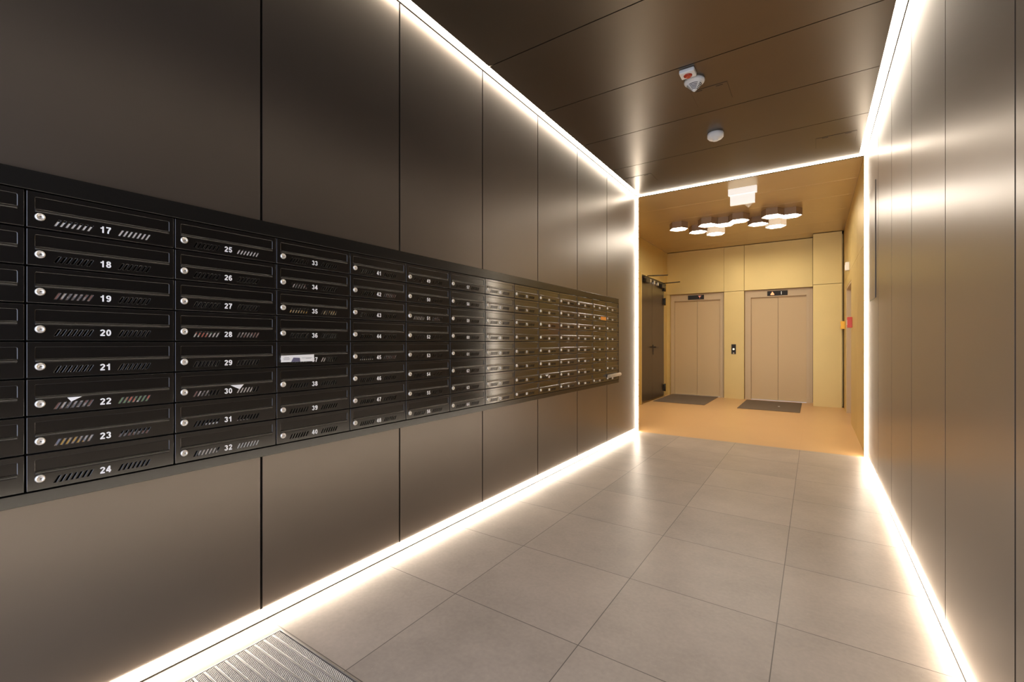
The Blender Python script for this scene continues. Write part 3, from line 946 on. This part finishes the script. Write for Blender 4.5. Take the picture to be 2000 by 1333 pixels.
# door mats
tag(MB().box(-2.66, -1.70, 8.93, 10.36, 0.0005, 0.010, M_DOORMAT, bev=0.003).build('doormat', origin=(-2.18, 9.64, 0)),
    'dark brown doormat in front of the left elevator', 'mat', 'doormats before the elevators')
tag(MB().box(-1.14, -0.195, 8.85, 10.22, 0.0005, 0.010, M_DOORMAT, bev=0.003).build('doormat', origin=(-0.665, 9.53, 0)),
    'dark brown doormat in front of the right elevator', 'mat', 'doormats before the elevators')
tag(MB().box(-0.545, -0.515, 9.42, 9.46, 0.0105, 0.013, M_PAPER).build('paper_scrap', origin=(-0.53, 9.44, 0.0105)),
    'tiny white paper scrap lying on the right doormat', 'paper scrap')
# hexagonal lights
R6 = 0.262 / math.sqrt(3)
HEX = [(0, 7.80, 'leftmost hexagonal ceiling light over the lobby'),
       (1, 8.19, 'second hexagonal ceiling light from the left'),
       (2, 7.80, 'third hexagonal ceiling light from the left, in the front row'),
       (2, 8.50, 'left of the two hexagonal ceiling lights set back nearest the elevators'),
       (3, 7.93, 'hexagonal ceiling light left of the middle of the cluster'),
       (4, 7.80, 'hexagonal ceiling light in the middle of the cluster, front row'),
       (5, 8.19, 'hexagonal ceiling light just right of the middle, behind the front row'),
       (6, 7.80, 'second hexagonal ceiling light from the right, front row'),
       (6, 8.50, 'right of the two hexagonal ceiling lights set back nearest the elevators'),
       (7, 7.93, 'rightmost hexagonal ceiling light over the lobby')]
def hexpts(r): return [(r * math.cos(math.radians(60 * i)), r * math.sin(math.radians(60 * i))) for i in range(6)]
mb = MB()
mb.prism(hexpts(R6 - 0.001), 'z', -0.092, 0, M_LAMPBODY)
ho, hi_ = hexpts(R6 - 0.001), hexpts(R6 - 0.005)
for i in range(6):
    j = (i + 1) % 6
    mb.prism([ho[i], ho[j], hi_[j], hi_[i]], 'z', -0.104, -0.092, M_LAMPBODY)
me_hb = mb.mesh('housing')
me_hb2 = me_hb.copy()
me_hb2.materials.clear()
me_hb2.materials.append(M_LAMPSIDE_GLOW)  # same housing with the lamplight on its sides put in as emission
me_hd = MB().prism(hexpts(R6 - 0.0055), 'z', -0.098, -0.0925, M_LAMP).mesh('diffuser')
for k, y, lab in HEX:
    t = thing('ceiling_lamp', (-1.89 + 0.228 * k, y, ZL), lab, 'lamp', 'hexagonal lights on the gold ceiling')
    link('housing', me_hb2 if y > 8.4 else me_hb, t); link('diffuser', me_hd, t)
# hanging sign
sy = 6.43
t = thing('hanging_sign', (-0.77, sy, ZL), 'blank white lit sign box hanging from the gold ceiling', 'sign')
part(MB().box(-0.935, -0.603, sy, sy + 0.06, 3.105, ZL, M_SIGN, bev=0.004), 'mount', t)
part(MB().box(-0.912, -0.626, sy + 0.012, sy + 0.048, 2.975, 3.1045, M_SIGN, bev=0.003), 'panel', t)
x, y, z = -0.775, 7.16, ZL
t = thing('smoke_detector', (x, y, z), 'white cone detector on the gold ceiling behind the hanging sign', 'detector')
mb = MB(); mb.lathe([(0, 0), (0.062, 0), (0.064, -0.012), (0.058, -0.026), (0, -0.026)], (x, y, z), 'z', M_PLASTIC, 32); part(mb, 'base', t)
mb = MB(); mb.lathe([(0.056, -0.026), (0.03, -0.055), (0.008, -0.078), (0, -0.08)], (x, y, z), 'z', M_PLASTIC, 32); part(mb, 'cone', t)
# small boxes on the right lobby wall
t = thing('wall_box', (XR, 8.50, 2.26), 'small white box high on the right lobby wall', 'alarm')
part(MB().box(XR - 0.05, XR, 8.44, 8.54, 2.275, 2.40, M_PLASTIC, bev=0.006), 'body', t)
part(MB().box(XR - 0.054, XR - 0.05, 8.46, 8.52, 2.29, 2.36, M_WHITEPAINT), 'grille', t)
t = thing('fire_call_point', (XR, 7.93, 1.40), 'red fire call point on the right lobby wall', 'fire call point')
part(MB().box(XR - 0.055, XR, 7.86, 7.97, 1.390, 1.54, M_REDBOX, bev=0.005), 'body', t)
part(MB().box(XR - 0.058, XR - 0.055, 7.885, 7.945, 1.43, 1.50, M_PLASTIC), 'window', t)
t = thing('release_button', (XR, 9.70, 1.41), 'small yellow release button box at the far right lobby corner', 'button box')
part(MB().box(XR - 0.06, XR, 9.66, 9.76, 1.415, 1.55, M_YELLOW, bev=0.005), 'body', t)
part(MB().box(XR - 0.063, XR - 0.06, 9.69, 9.73, 1.46, 1.51, M_PLASTIC), 'button', t)
